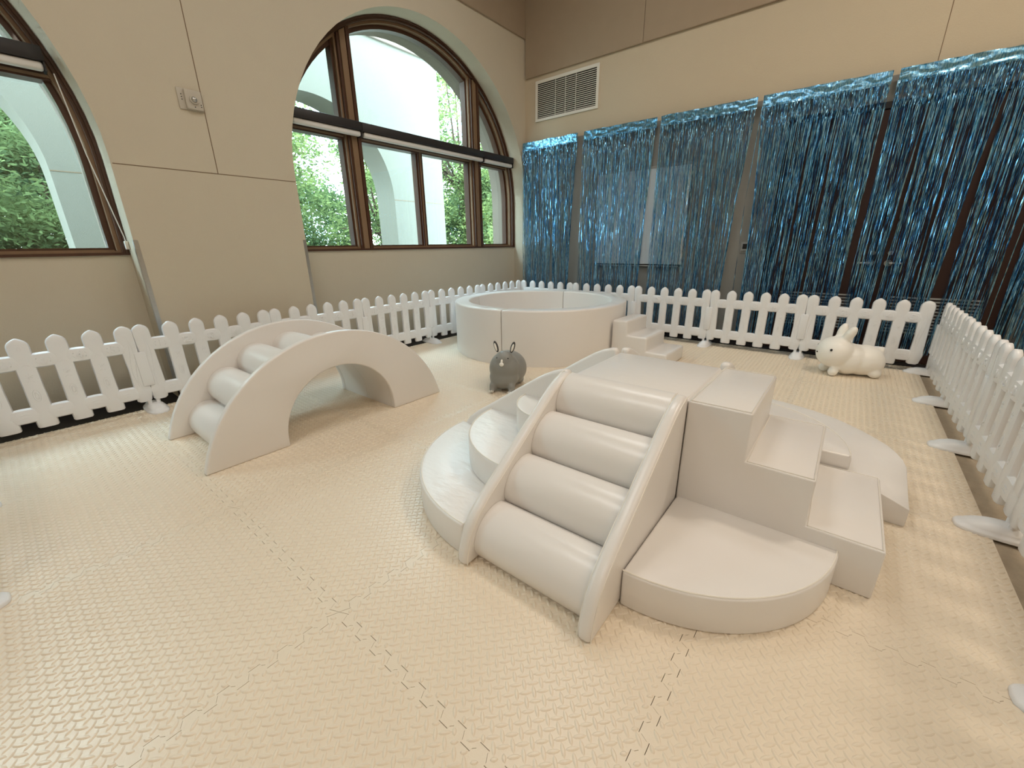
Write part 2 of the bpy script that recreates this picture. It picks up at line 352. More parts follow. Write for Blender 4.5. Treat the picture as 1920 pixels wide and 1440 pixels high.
# thin pull cord in the left window
bm = bmesh.new(); tube(bm, [(GX + 0.07, 0.66, 2.40), (GX + 0.07, 0.70, 1.9), (GX + 0.05, 0.775, 1.33), (GX + 0.05, 0.778, 1.28)], 0.004, 5)
c = finish(bm, 'pull_cord', M['shade'], None, 40); tag(c, 'thin white shade pull cord hanging in the window cut off at frame left', 'cord')
bm = bmesh.new(); add_box(bm, GX + 0.035, GX + 0.07, 0.765, 0.789, 1.235, 1.30); bevel_sharp(bm, 0.006, 2)
c = finish(bm, 'cord_clip', M['white_metal'], None, 40); tag(c, 'small white cord holder on the niche side of the window at frame left', 'cord holder')

# ------------------------------------------------------------------ back wall: door, board, thermostat, vent
D = empty('door_1'); D['kind'] = 'structure'
DX0, DX1, DM, DT = -0.78, 1.17, 0.20, 2.42
box('door_frame', DX0 - 0.06, DX0, WY - 0.045, WY, -0.014, DT + 0.06, M['doorframe'], D, 0.004, 1)
box('door_frame', DX1, DX1 + 0.06, WY - 0.045, WY, -0.014, DT + 0.06, M['doorframe'], D, 0.004, 1)
box('door_frame', DX0, DX1, WY - 0.045, WY, DT, DT + 0.06, M['doorframe'], D, 0.004, 1)
for (a, b_, hx) in ((DX0, DM - 0.003, DM - 0.07), (DM + 0.003, DX1, DM + 0.07)):
    leaf = box('door_leaf', a + 0.004, b_, WY - 0.03, WY - 0.001, 0.0, DT - 0.004, M['door'], D, 0.003, 1)
    c0, c1 = a + 0.16, b_ - 0.16
    for k in range(12):
        z = 0.30 + k * 0.032
        prism('louvre', [(WY - 0.036, z), (WY - 0.029, z + 0.004), (WY - 0.029, z + 0.020), (WY - 0.044, z + 0.004)], 'x', c0, c1, M['grey_pl'], leaf, smooth=None)
    hb = bmesh.new(); tube(hb, [(hx, WY - 0.03, 1.0), (hx, WY - 0.085, 1.0)], 0.012, 8); tube(hb, [(hx, WY - 0.08, 1.0), (hx + (0.11 if hx > DM else -0.11), WY - 0.08, 1.0)], 0.010, 8)
    tube(hb, [(hx, WY - 0.03, 1.0), (hx, WY - 0.038, 1.0)], 0.032, 14); tube(hb, [(hx, WY - 0.03, 1.10), (hx, WY - 0.045, 1.10)], 0.022, 12)
    finish(hb, 'door_handle', M['steel'], leaf, 40)

wbd = empty('whiteboard', (-2.45, WY - 0.018, 1.55), 0, 'pale whiteboard on the grey wall behind the second foil curtain from the corner', 'whiteboard')
box('panel', -0.60, 0.62, -0.030, -0.004, -0.60, 0.62, M['board'], wbd, 0.003, 1)
box('frame', -0.63, 0.65, -0.036, -0.001, 0.60, 0.63, M['grey_pl'], wbd, 0.003, 1); box('frame', -0.63, 0.65, -0.036, -0.001, -0.63, -0.60, M['dark'], wbd, 0.003, 1)  # bottom bar is dark: the shadow line under the board put into its colour
box('frame', -0.63, -0.60, -0.036, -0.001, -0.60, 0.60, M['white_metal'], wbd, 0.003, 1); box('frame', 0.62, 0.65, -0.036, -0.001, -0.60, 0.60, M['white_metal'], wbd, 0.003, 1)
box('pen_tray', -0.60, 0.62, -0.052, -0.036, -0.63, -0.615, M['grey_pl'], wbd, 0.003, 1)
box('centre_strip', 0.09, 0.14, -0.034, -0.029, -0.60, 0.60, M['board'], wbd)

th = empty('thermostat', (-1.06, WY - 0.018, 1.165), 0, 'grey wall thermostat with dark screen between the third and fourth foil curtains', 'thermostat')
box('plate', -0.062, 0.062, -0.006, -0.0005, -0.068, 0.062, M['grey_pl'], th, 0.003, 1); box('body', -0.050, 0.050, -0.028, -0.006, -0.045, 0.050, M['grey_pl'], th, 0.005, 2); box('screen', -0.036, 0.036, -0.0305, -0.028, -0.020, 0.038, M['lcd'], th)

vt = empty('wall_vent', (-3.69, WY, 3.26), 0, 'white louvred air vent grille high on the cream wall near the corner', 'vent')
VW, VH = 0.525, 0.262
bm = bmesh.new()
for (a, b_, c0, c1) in ((-VW, VW, VH - 0.035, VH), (-VW, VW, -VH, -VH + 0.035), (-VW, -VW + 0.035, -VH + 0.035, VH - 0.035), (VW - 0.035, VW, -VH + 0.035, VH - 0.035)): add_box(bm, a, b_, -0.018, -0.0005, c0, c1)
finish(bm, 'frame', M['white_metal'], vt)
box('backing', -VW + 0.035, VW - 0.035, -0.003, -0.0006, -VH + 0.035, VH - 0.035, M['dark'], vt)
bm = bmesh.new()
sl = None
for k in range(19):
    z = -VH + 0.046 + k * 0.0243
    if sl is None:
        b2 = bmesh.new(); v = [b2.verts.new(p) for p in ((-VW + 0.036, -0.004, 0.010), (VW - 0.036, -0.004, 0.010), (VW - 0.036, -0.0155, -0.001), (-VW + 0.036, -0.0155, -0.001), (-VW + 0.036, -0.004, 0.0125), (VW - 0.036, -0.004, 0.0125), (VW - 0.036, -0.0155, 0.002), (-VW + 0.036, -0.0155, 0.002))]
        for f in ((0, 1, 2, 3), (4, 5, 6, 7), (0, 1, 5, 4), (1, 2, 6, 5), (2, 3, 7, 6), (3, 0, 4, 7)): b2.faces.new([v[i] for i in f])
        sl = finish(b2, 'slat', M['white_metal'], vt); sl.location = (0, 0, z)
    else:
        o = sl.copy(); COL.objects.link(o); o.parent = vt; o.location = (0, 0, z)
bm.free()
for x in (-0.17, 0.0, 0.17): box('divider', x - 0.003, x + 0.003, -0.0175, -0.015, -VH + 0.035, VH - 0.035, M['white_metal'], vt)

# alarm speaker strobe on the window wall
al = empty('alarm_speaker', (WX, 1.392, 2.365), 0, 'cream square alarm speaker with round clear lens beside the vertical wall joint', 'alarm')
box('plate', 0.0005, 0.010, -0.082, 0.082, -0.075, 0.075, M['device'], al, 0.004, 2)
box('body', 0.010, 0.032, -0.038, 0.078, -0.070, 0.070, M['device'], al, 0.008, 3)
bm = bmesh.new(); tube(bm, [(0.032, 0.018, 0.0), (0.044, 0.018, 0.0)], 0.030, 18); finish(bm, 'lens_ring', M['device'], al, 40)
bm = bmesh.new(); add_ell(bm, (0.044, 0.018, 0.0), (0.016, 0.021, 0.021)); finish(bm, 'lens', M['steel'], al, 60)
for (yy, zz) in ((-0.056, 0.030), (-0.056, 0.012), (-0.056, -0.006), (0.062, -0.028), (0.062, -0.043), (0.018, -0.05)):
    bm = bmesh.new(); xx = 0.010 if yy < -0.04 else 0.032; tube(bm, [(xx, yy, zz), (xx + 0.0015, yy, zz)], 0.004, 8); finish(bm, 'screw_hole', M['ink'], al)

# ceiling lamps (out of the picture, they light the room)
for (lx, ly) in ((-2.0, 0.2), (1.2, 0.2), (-2.0, 3.4), (1.2, 3.4), (4.0, 1.8), (-0.4, -2.6), (3.6, -2.4)):
    o = box('ceiling_lamp', lx - 0.64, lx + 0.64, ly - 0.34, ly + 0.34, CZ - 0.06, CZ, M['lamp'], None, 0.01, 2); o['kind'] = 'structure'

# ------------------------------------------------------------------ outside
g = box('ground_outside', -40, -5.02, -30, 40, -0.6, -0.4, M['ground']); tag(g, kind='structure')
OX, OS, OR = -7.9, 2.17, 1.60
ow = arched_wall('wall_arcade', OX, OX - 0.62, (-5.83, -0.78, 4.27), OR, -0.4, OS, 4.95, -9.5, 7.28, M['ext']); tag(ow, kind='structure')
cp = box('trim_arcade', OX - 0.70, OX + 0.05, -9.6, 7.33, 4.95, 5.10, M['ext_beige'], None, 0.01, 1); tag(cp, kind='structure')
for (a, b_) in ((5.87, 7.28), (0.82, 2.67), (-4.23, -2.38)): box('control_joint', OX - 0.002, OX + 0.003, a, b_, 2.165, 2.175, M['joint'], ow)

def crown_mesh(name, seed, n, rad, leaf, clumps, material):
    rnd = random.Random(seed); cl = []
    for _ in range(clumps):
        while True:
            p = Vector((rnd.uniform(-1, 1), rnd.uniform(-1, 1), rnd.uniform(-1, 1)))
            if 0.25 < p.length < 1: break
        cl.append((Vector((p.x * rad[0], p.y * rad[1], p.z * rad[2])), rnd.uniform(0.35, 0.75)))
    vs, fs = [], []
    for i in range(n):
        c, r = cl[rnd.randrange(clumps)]
        d = Vector((rnd.gauss(0, 1), rnd.gauss(0, 1), rnd.gauss(0, 0.7))) * r * 0.55
        p = c + d; a = Vector((rnd.gauss(0, 1), rnd.gauss(0, 1), rnd.gauss(0, 0.6))).normalized(); b = a.orthogonal().normalized(); b.rotate(Matrix.Rotation(rnd.uniform(0, 6.28), 3, a))
        s = leaf * rnd.uniform(0.6, 1.25); k = len(vs)
        vs += [tuple(p - a * s), tuple(p + b * s * 0.38), tuple(p + a * s), tuple(p - b * s * 0.38)]; fs.append((k, k + 1, k + 2, k + 3))
    me = bpy.data.meshes.new(name); me.from_pydata(vs, [], fs); me.materials.append(material); return me, [c for c, _ in cl]
variants = [crown_mesh('foliage', s, n, r, lf, c, M[mt]) for (s, n, r, lf, c, mt) in ((1, 36000, (2.2, 2.2, 2.3), 0.066, 60, 'leaf'), (2, 34000, (2.4, 2.4, 1.9), 0.066, 54, 'leaf_dk'), (3, 14000, (2.3, 2.3, 2.2), 0.068, 40, 'leaf'))]
def tree(x, y, h, var, sc, label):
    me, cl = variants[var]
    t = empty('tree', (x, y, -0.4), random.Random(x * y).uniform(0, 6), label, 'tree', 'trees beyond the arcade')
    f = link_mesh('foliage', me, t, (0, 0, h)); f.scale = (sc, sc, sc); f['kind'] = 'stuff'
    bm = bmesh.new(); tube(bm, [(0, 0, 0.0), (0.05, 0.03, h * 0.4), (0, 0, h * 0.75)], [0.16, 0.12, 0.09], 8)
    for c in cl[:14]: tube(bm, [(0, 0, h * 0.62), (c.x * sc * 0.5, c.y * sc * 0.5, h * 0.8 + c.z * sc * 0.3), (c.x * sc, c.y * sc, h + c.z * sc)], [0.06, 0.035, 0.012], 5)
    finish(bm, 'trunk', M['bark'], t, 50)
# ordered from frame left to frame right
T = [(-11.6, -1.8, 3.4, 0, 1.0, 'dense green tree seen through the window at the left frame edge'),
     (-11.2, 0.9, 1.9, 1, 0.85, 'low dark leafy tree in the lower part of the left window'),
     (-14.5, 2.6, 3.9, 2, 1.1, 'airy tree showing sky, behind the pier right of the left window'),
     (-12.8, 5.0, 4.2, 2, 1.05, 'airy tree with sky showing, in the leftmost light of the whole window'),
     (-15.8, 7.9, 1.8, 1, 1.1, 'low dark tree at the foot of the airy tree'),
     (-12.4, 8.6, 3.2, 2, 0.9, 'sparse tree behind the arcade pier of the whole window'),
     (-11.6, 11.3, 1.9, 0, 1.0, 'bright green bushy tree low in the third light of the whole window'),
     (-11.2, 11.2, 5.6, 2, 1.1, 'tall airy tree above the bushy one, right of the arcade wall'),
     (-9.6, 12.2, 2.0, 0, 1.0, 'dense bright tree in the rightmost light of the whole window'),
     (-17.0, 0.5, 4.6, 1, 1.4, 'tall dark tree far behind in the left window'),
     (-16.5, 14.5, 3.6, 1, 1.4, 'wide dark tree far behind the arcade corner')]
for a in T: tree(*a)

# ------------------------------------------------------------------ interlocking foam mats
TEETH = 12
def seam(s):
    """offset of the jigsaw seam at parameter s in 0..1 (periodic), trapezoid teeth"""
    t = (s * TEETH) % 1.0; A = 0.015
    if t < 0.08: return A * (t / 0.08)
    if t < 0.42: return A
    if t < 0.58: return A * (1 - (t - 0.42) / 0.08)
    if t < 0.92: return -A
    return -A * (1 - (t - 0.92) / 0.08)
def edge_pts():
    out = []
    for k in range(TEETH):
        for (t, sg) in ((0.05, 0), (0.035, 1), (0.43, 1), (0.415, 0.6), (0.54, -0.6), (0.535, -1), (0.93, -1), (0.945, -0.5)):
            out.append(((k + t) / TEETH, sg * 0.016))
    return out
EP = edge_pts()
def mat_tile_mesh(x0, x1, y0, y1, teeth=(1, 1, 1, 1)):
    """teeth flags: bottom, right, top, left. Local coords, top at z=0"""
    G = 0.0009; pts = []
    L = x1 - x0; H = y1 - y0
    def seq(n, flag): return [(s * 1.0, o) for s, o in EP if s * 1.0 < n] if flag else []
    pts.append((x0 + G, y0 + G)); pts += [(x0 + s, y0 + o + G) for s, o in seq(L, teeth[0]) if 0.02 < s < L - 0.02]
    pts.append((x1 - G, y0 + G)); pts += [(x1 + o - G, y0 + s) for s, o in seq(H, teeth[1]) if 0.02 < s < H - 0.02]
    pts.append((x1 - G, y1 - G)); pts += [(x0 + s, y1 + o - G) for s, o in reversed(seq(L, teeth[2])) if 0.02 < s < L - 0.02]
    pts.append((x0 + G, y1 - G)); pts += [(x0 + o + G, y0 + s) for s, o in reversed(seq(H, teeth[3])) if 0.02 < s < H - 0.02]
    bm = bmesh.new(); top = [bm.verts.new((p[0], p[1], 0)) for p in pts]; bot = [bm.verts.new((p[0], p[1], -0.013)) for p in pts]
    bm.faces.new(top); n = len(pts)
    for i in range(n): bm.faces.new((top[i], bot[i], bot[(i + 1) % n], top[(i + 1) % n]))
    # raised lens shaped lugs at +-45 degrees
    s = 1 / (28 * math.sqrt(2)); hl, hw, hz = 0.0198, 0.0062, 0.0037
    def inside(px, py):
        mgn = 0.0012
        for e, (c, q, base, lo) in enumerate(((py, px - x0, y0, True), (px, py - y0, x1, False), (py, px - x0, y1, False), (px, py - y0, x0, True))):
            off = 0
            if teeth[e]:
                t = (q * TEETH) % 1.0; off = 0.016 if 0.05 <= t < 0.48 else -0.016
                if t < 0.05 or 0.40 < t < 0.56 or t > 0.92: off = 0.016 if lo else -0.016
            if lo and c < base + off + mgn: return False
            if (not lo) and c > base + off - mgn: return False
        return True
    for i in range(-60, 60):
        for j in range(-60, 60):
            cx = (i - j) * s / math.sqrt(2) + 0.0089; cy = (i + j) * s / math.sqrt(2) + 0.0089
            if not (x0 - 0.02 < cx < x1 + 0.02 and y0 - 0.02 < cy < y1 + 0.02): continue
            a = PI / 4 if (i + j) % 2 == 0 else -PI / 4
            ca, sa = math.cos(a), math.sin(a)
            f = 1.0
            ok = all(inside(cx + ca * hl * k, cy + sa * hl * k) for k in (-1, 0, 1))
            if not ok:
                f = 0.55
                if not all(inside(cx + ca * hl * f * k, cy + sa * hl * f * k) for k in (-1, 0, 1)): continue
            ring_ = []
            for (u, v) in ((-1, 0), (-0.6, -0.72), (0, -1), (0.6, -0.72), (1, 0), (0.6, 0.72), (0, 1), (-0.6, 0.72)):
                du, dv = u * hl * f, v * hw; ring_.append(bm.verts.new((cx + du * ca - dv * sa, cy + du * sa + dv * ca, 0.0)))
            mid = [bm.verts.new((cx + u * hl * f * ca - v * hw * sa, cy + u * hl * f * sa + v * hw * ca, hz)) for (u, v) in ((-0.72, 0), (0, -0.45), (0.72, 0), (0, 0.45))]
            for q in ((0, 1, -1), (1, 2, -1), (2, 3, -1), (3, 4, -1)): pass
            R_ = ring_
            for f3 in ((R_[0], R_[1], mid[0]), (R_[1], R_[2], mid[1]), (R_[1], mid[1], mid[0]), (R_[2], R_[3], mid[1]), (R_[3], mid[2], mid[1]), (R_[3], R_[4], mid[2]), (R_[4], R_[5], mid[2]), (R_[5], R_[6], mid[3]), (R_[5], mid[3], mid[2]), (R_[6], R_[7], mid[3]), (R_[7], mid[0], mid[3]), (R_[7], R_[0], mid[0])): bm.faces.new(f3)
            bm.faces.new(mid)
    bm.normal_update()
    me = bpy.data.meshes.new('mat_tile'); bm.to_mesh(me); bm.free(); me.materials.append(M['foam'])
    me.polygons.foreach_set('use_smooth', [p.normal.z < 0.9999 and p.normal.z > 0.05 for p in me.polygons])
    return me
full = mat_tile_mesh(0, 1, 0, 1)
cut_tile = mat_tile_mesh(0, 0.885, 0, 1, (1, 0, 1, 1))
X0, Y0 = -0.192, 0.477
for i in range(-4, 1):
    for j in range(-2, 5):
        edge = i == -4
        o = link_mesh('mat_tile', full if i < 0 else cut_tile, floor, (X0 + i, Y0 + j, 0.0))
rnd = random.Random(5)
# plain border strips round the mats
stripl = mat_tile_mesh(-0.09, 0.0, 0, 1, (0, 1, 0, 0)); stript = mat_tile_mesh(0, 1, 0.0, 0.17, (1, 0, 0, 0))
for j in range(-2, 5):
    link_mesh('mat_border', stripl, floor, (X0 - 4, Y0 + j, 0.0))
for i in range(-4, 1): link_mesh('mat_border', stript, floor, (X0 + i, Y0 + 5, 0.0))

# ------------------------------------------------------------------ soft play: roll ladder
V = M['vinyl']
RAIL = [(0.905, 0.0), (0.908, 0.05), (0.922, 0.10), (0.945, 0.155), (0.985, 0.205), (1.05, 0.256), (1.12, 0.302), (1.25, 0.39), (1.38, 0.478), (1.47, 0.538), (1.54, 0.582), (1.60, 0.612), (1.655, 0.630), (1.69, 0.632), (1.697, 0.60), (1.698, 0.3), (1.698, 0.0)]
def seam_line(parent, pts, name='piping', r=0.0028, material=None):
    bm = bmesh.new(); tube(bm, pts, r, 5); return finish(bm, name, material or M['vinyl_seam'], parent, 60)
def rail_part(parent, x0, x1, tr=None, name='side_rail'):
    pts = RAIL if tr is None else [tr(p) for p in RAIL]
    o = prism(name, pts, 'x', x0, x1, V, parent, 0.018, 4, 50, 45)
    return o
lad = empty('roll_ladder', (0, 0, 0), 0, 'white padded ladder of four rolls between curved side rails, nearest the camera', 'climbing ladder')
for (x0, x1) in ((-1.035, -0.984), (-0.479, -0.428)):
    rail_part(lad, x0, x1)
    for xx in (x0 + 0.001, x1 - 0.001): seam_line(lad, [(xx, p[0] + 0.010, p[1] - 0.006 if p[1] > 0.02 else 0.006) for p in RAIL[:14]], 'piping', 0.0022)
dd = Vector((0.811, 0.585)); nn = Vector((-0.585, 0.811))
for k in range(4):
    c = Vector((1.078, 0.083)) + dd * 0.243 * k; pts = []
    for i in range(19):
        a = PI * i / 18; p = c + dd * (-0.1225 * math.cos(a)) + nn * (0.112 * math.sin(a) ** 0.85)
        pts.append((min(p.x, 1.696), max(0.002, p.y)))
    back = c - nn * 0.05
    p1 = back + dd * 0.115; p0 = back - dd * 0.115
    pts += [(min(p1.x, 1.696), max(0.001, p1.y)), (p0.x, max(0.001, p0.y))]
    q = [pts[0]]
    for p in pts[1:]:
        if (Vector(p) - Vector(q[-1])).length > 0.004: q.append(p)
    prism('roll', q, 'x', -0.983, -0.480, V, lad, 0, 1, 40)
prism('core', [(1.06, 0.0), (1.69, 0.0), (1.69, 0.45)], 'x', -0.982, -0.481, V, lad)

# platform
pl = empty('platform_block', (0, 0, 0), 0, 'square white padded platform block in the middle of the climber', 'padded block')
bm = bmesh.new(); add_box(bm, -1.0, -0.432, 1.702, 2.280, 0.001, 0.608); bevel_sharp(bm, 0.014, 3)
finish(bm, 'body', V, pl, 40)
seam_line(pl, [(-0.996, 1.7005, 0.598), (-0.436, 1.7005, 0.598)], 'piping', 0.003); seam_line(pl, [(-0.4325, 1.71, 0.595), (-0.4325, 2.27, 0.595)], 'piping', 0.003)

# three-step block to the right of the platform
st = empty('step_block', (0, 0, 0), 0, 'white padded block of three wide steps right of the platform', 'padded steps')
pts = [(-0.428, 0.001), (0.278, 0.001), (0.278, 0.208), (0.045, 0.208), (0.045, 0.402), (-0.188, 0.402), (-0.188, 0.606), (-0.428, 0.606)]
prism('body', pts, 'y', 1.690, 2.288, V, st, 0.008, 3, 40)
for (xa, xb, z) in ((-0.418, -0.196, 0.6085), (-0.181, 0.037, 0.4045), (0.052, 0.270, 0.2105)):
    bm = bmesh.new(); tube(bm, [(xa, 1.697, z), (xb, 1.697, z), (xb, 2.282, z), (xa, 2.282, z)], 0.0016, 5, True); finish(bm, 'piping', M['vinyl_seam'], st, 60)

# quarter-round corner steps
def quarter(cx, cy, R, a0, a1, z0, z1, label, group, crease=False, n=26):
    t = empty('corner_step', (cx, cy, z0), 0, label, 'padded corner step', group)
    pts = [(0, 0)] + [(R * math.cos(a0 + (a1 - a0) * i / n), R * math.sin(a0 + (a1 - a0) * i / n)) for i in range(n + 1)]
    bm = bmesh.new(); A = [bm.verts.new((p[0], p[1], 0.001)) for p in pts]; B = [bm.verts.new((p[0], p[1], z1 - z0)) for p in pts]
    bm.faces.new(A[::-1]); bm.faces.new(B); N = len(pts)
    for i in range(N): bm.faces.new((A[i], A[(i + 1) % N], B[(i + 1) % N], B[i]))
    bevel_sharp(bm, 0.010, 3); finish(bm, 'body', M['vinyl_cr'] if crease else V, t, 40)
    zz = z1 - z0 + 0.0005
    bm = bmesh.new(); tube(bm, [(p[0] * 0.988, p[1] * 0.988, zz) for p in pts[1:]], 0.0028, 5); finish(bm, 'piping', M['vinyl_seam'], t, 60)
    return t
G1 = 'stacked corner steps left of the ladder'
quarter(-1.038, 1.695, 0.748, PI, 1.5 * PI, 0, 0.155, 'largest and lowest of the three stacked quarter-round steps left of the ladder', G1, True)
quarter(-1.038, 1.695, 0.492, PI, 1.5 * PI, 0.156, 0.305, 'middle of the three stacked quarter-round steps left of the ladder', G1, True)
quarter(-1.038, 1.695, 0.238, PI, 1.5 * PI, 0.306, 0.452, 'smallest and topmost of the three stacked quarter-round steps left of the ladder', G1)
quarter(-0.425, 1.703, 0.585, 1.5 * PI, 2 * PI, 0, 0.150, 'single low quarter-round step between the ladder and the step block', None)
# far right corner: wide sloping quarter piece with a smaller one on it
bk = empty('corner_slope', (-0.42, 2.295, 0), 0, 'wide white corner piece with a sloping top behind the step block', 'padded corner slope')
bm = bmesh.new(); cols = 24; rows = 14
outl = []
for i in range(cols + 1):
    a = PI / 2 * i / cols
    ox, oy = 0.90 * math.cos(a), 0.90 * math.sin(a)
    if ox > 0.822: oy = oy * 0.822 / ox if ox else oy; oy = 0.822 * math.tan(a); ox = 0.822
    outl.append((ox, oy))
grid = []
for i, (ox, oy) in enumerate(outl):
    row = []
    for j in range(rows + 1):
        f = j / rows; x, y = ox * f, oy * f
        d = max(0, min(1, (x - 0.50) / 0.32)); wv = 1 - max(0, min(1, y / 0.48)) ** 1.3
        z = 0.196 - 0.088 * d ** 1.5 * wv - 0.018 * d
        row.append(bm.verts.new((x, y, z)))
    grid.append(row)
for i in range(cols):
    for j in range(rows):
        vs = [grid[i][j], grid[i][j + 1], grid[i + 1][j + 1], grid[i + 1][j]]
        if j == 0: bm.faces.new((grid[i][0], grid[i][1], grid[i + 1][1])) if i == 0 else bm.faces.new((grid[i][0], grid[i][1], grid[i + 1][1]))
        else: bm.faces.new(vs)
bmesh.ops.remove_doubles(bm, verts=bm.verts, dist=1e-5)
be = [e for e in bm.edges if e.is_boundary]
r = bmesh.ops.extrude_edge_only(bm, edges=be)
for v in [e for e in r['geom'] if isinstance(e, bmesh.types.BMVert)]: v.co.z = 0.001
be2 = [e for e in bm.edges if e.is_boundary]; bmesh.ops.contextual_create(bm, geom=be2)
bevel_sharp(bm, 0.010, 3, 55); finish(bm, 'body', V, bk, 40)
quarter(-0.42, 2.295, 0.585, 0, PI / 2, 0.1985, 0.278, 'thin quarter-round step lying on the far corner slope, half hidden by the step block', None)

# slides: left and far side of the platform
def slide(name, loc, rz, label):
    t = empty(name, loc, rz, label, 'slide')
    for (x0, x1) in ((-0.303, -0.252), (0.252, 0.303)): prism('side_rail', [(p[0] - 1.70, p[1]) for p in RAIL], 'x', x0, x1, V, t, 0.018, 4, 50, 45)
    S_ = [(-0.75, 0.02), (-0.60, 0.085), (-0.40, 0.23), (-0.20, 0.40), (-0.06, 0.52), (-0.002, 0.545)]
    prism('sliding_surface', [(-0.76, 0.001)] + S_ + [(-0.002, 0.001)], 'x', -0.251, 0.251, V, t, 0.004, 2, 50)
    return t
slide('slide', (-1.003, 1.992, 0), -PI / 2, 'white padded slide with side rails running left from the platform')
slide('slide', (-0.700, 2.283, 0), PI, 'white padded slide behind the platform, only its rail ends showing')

# ------------------------------------------------------------------ arch bridge
ar = empty('arch_bridge', (0, 0, 0), 0, 'white padded arched bridge with rolls as rungs, left of the climber', 'climbing arch')
YC, ZC, RO = 1.375, -0.222, 0.912; RIy, RIz, RI = 1.372, 0.045, 0.408
def arch_outline(RO_, RI_, n=40):
    a0 = math.asin((0.001 - ZC) / RO_)
    P = [(YC - RO_ * math.cos(a0 + (PI - 2 * a0) * i / n), ZC + RO_ * math.sin(a0 + (PI - 2 * a0) * i / n)) for i in range(n + 1)]
    Q = [(RIy - RI_, 0.001)] + [(RIy - RI_ * math.cos(PI * i / n), RIz + RI_ * math.sin(PI * i / n)) for i in range(n + 1)] + [(RIy + RI_, 0.001)]
    return P + Q[::-1]
prism('side_panel', arch_outline(RO, RI), 'x', -2.700, -2.650, V, ar, 0.010, 3, 40, 50)
prism('side_panel', arch_outline(RO, RI), 'x', -3.440, -3.390, V, ar, 0.010, 3, 40, 50)
prism('tunnel_half', arch_outline(0.715, RI + 0.004), 'x', -3.389, -3.047, V, ar, 0, 3, 40); prism('tunnel_half', arch_outline(0.715, RI + 0.004), 'x', -3.044, -2.701, V, ar, 0, 3, 40)
for k in range(-3, 4):
    th_ = k * 0.3723; u = Vector((math.sin(th_), math.cos(th_))); tg = Vector((math.cos(th_), -math.sin(th_)))
    c = Vector((YC, ZC)) + u * 0.70; pts = []
    for i in range(21):
        a = PI * i / 20; p = c - tg * (0.1305 * math.cos(a)) + u * (0.128 * math.sin(a) ** 0.9)
        if p.y > 0.001: pts.append((p.x, p.y))
    for s_ in (0.10, -0.10):
        p = c + tg * s_ - u * 0.03; pts.append((p.x, max(0.001, p.y)))
    prism('roll', pts, 'x', -3.388, -2.702, V, ar, 0, 1, 40)

# ------------------------------------------------------------------ ball pit
PCX, PCY, PR, PRI, PH = -2.985, 4.262, 1.052, 0.872, 0.592
bp_ = empty('ball_pit', (PCX, PCY, 0), 0, 'round white padded ball pit in the far left corner', 'ball pit')
def pit_section(a0, a1, n=22):
    bm = bmesh.new(); g = 0.004; secs = []
    prof = [(PRI, 0.001), (PR, 0.001), (PR, PH - 0.018), (PR - 0.006, PH - 0.005), (PR - 0.018, PH), (PRI + 0.018, PH), (PRI + 0.006, PH - 0.005), (PRI, PH - 0.018)]
    for i in range(n + 1):
        a = a0 + g + (a1 - a0 - 2 * g) * i / n; k = 0.006 if i in (0, n) else 0
        secs.append([bm.verts.new(((r + (k if r < 0.96 else -k)) * math.cos(a), (r + (k if r < 0.96 else -k)) * math.sin(a), z if z < 0.1 else z - k)) for r, z in prof])
    m_ = len(prof)
    for i in range(n):
        for k in range(m_): bm.faces.new((secs[i][k], secs[i][(k + 1) % m_], secs[i + 1][(k + 1) % m_], secs[i + 1][k]))
    bm.faces.new(secs[0]); bm.faces.new(secs[-1][::-1]); return finish(bm, 'wall_section', M['vinyl_cr'] if False else V, bp_, 50)
for k in range(4): pit_section(math.radians(-77.5 + 90 * k), math.radians(12.5 + 90 * k))
bm = bmesh.new(); bmesh.ops.create_cone(bm, cap_ends=True, segments=48, radius1=PRI - 0.004, radius2=PRI - 0.004, depth=0.05, matrix=Matrix.Translation((0, 0, 0.027))); finish(bm, 'floor_pad', V, bp_, 40)
ps = empty('pit_steps', (-1.945, 4.37, 0), 0, 'small white three-step block against the right side of the ball pit', 'padded steps')
pts = [(0.03, 0.001), (0.645, 0.001), (0.645, 0.152), (0.425, 0.152), (0.425, 0.30), (0.205, 0.30), (0.205, 0.452), (0.03, 0.452)]
prism('body', pts, 'y', -0.27, 0.27, V, ps, 0.022, 4, 50)
bl = bmesh.new(); add_ell(bl, (0, 0, 0), (0.035, 0.035, 0.035), 16, 10); bl = finish(bl, 'plastic_ball', M['green'], None, 60, (-3.95, 5.30, 0.0)); tag(bl, 'small green plastic ball inside the ball pit', 'ball')

# ------------------------------------------------------------------ picket fence
P_ = M['plastic']
def loft(bm, st, n=10):
    """st: list of (center(x,y,z), half width, half depth, axis) ; vertical stations"""
    rings = []
    for (c, hw, hd, ax) in st:
        rg = []
        for k in range(n):
            a = 2 * PI * k / n; u = math.copysign(abs(math.cos(a)) ** 0.6, math.cos(a)) * hw; v = math.copysign(abs(math.sin(a)) ** 0.7, math.sin(a)) * hd
            rg.append(bm.verts.new((c[0] + u, c[1] + v, c[2]) if ax == 'z' else (c[0], c[1] + v, c[2] + u)))
        rings.append(rg)
    for A, B in zip(rings, rings[1:]):
        for k in range(n): bm.faces.new((A[k], A[(k + 1) % n], B[(k + 1) % n], B[k]))
    bm.faces.new(rings[0][::-1]); bm.faces.new(rings[-1])
def ring_oval(bm, cx, cz, rx, rz, y, r=0.0026, n=16, a0=0, a1=2 * PI):
    full_ = abs(a1 - a0 - 2 * PI) < 1e-3
    pts = [(cx + rx * math.cos(a0 + (a1 - a0) * i / n), y, cz + rz * math.sin(a0 + (a1 - a0) * i / n)) for i in range(n if full_ else n + 1)]
    tube(bm, pts, r, 4, full_)
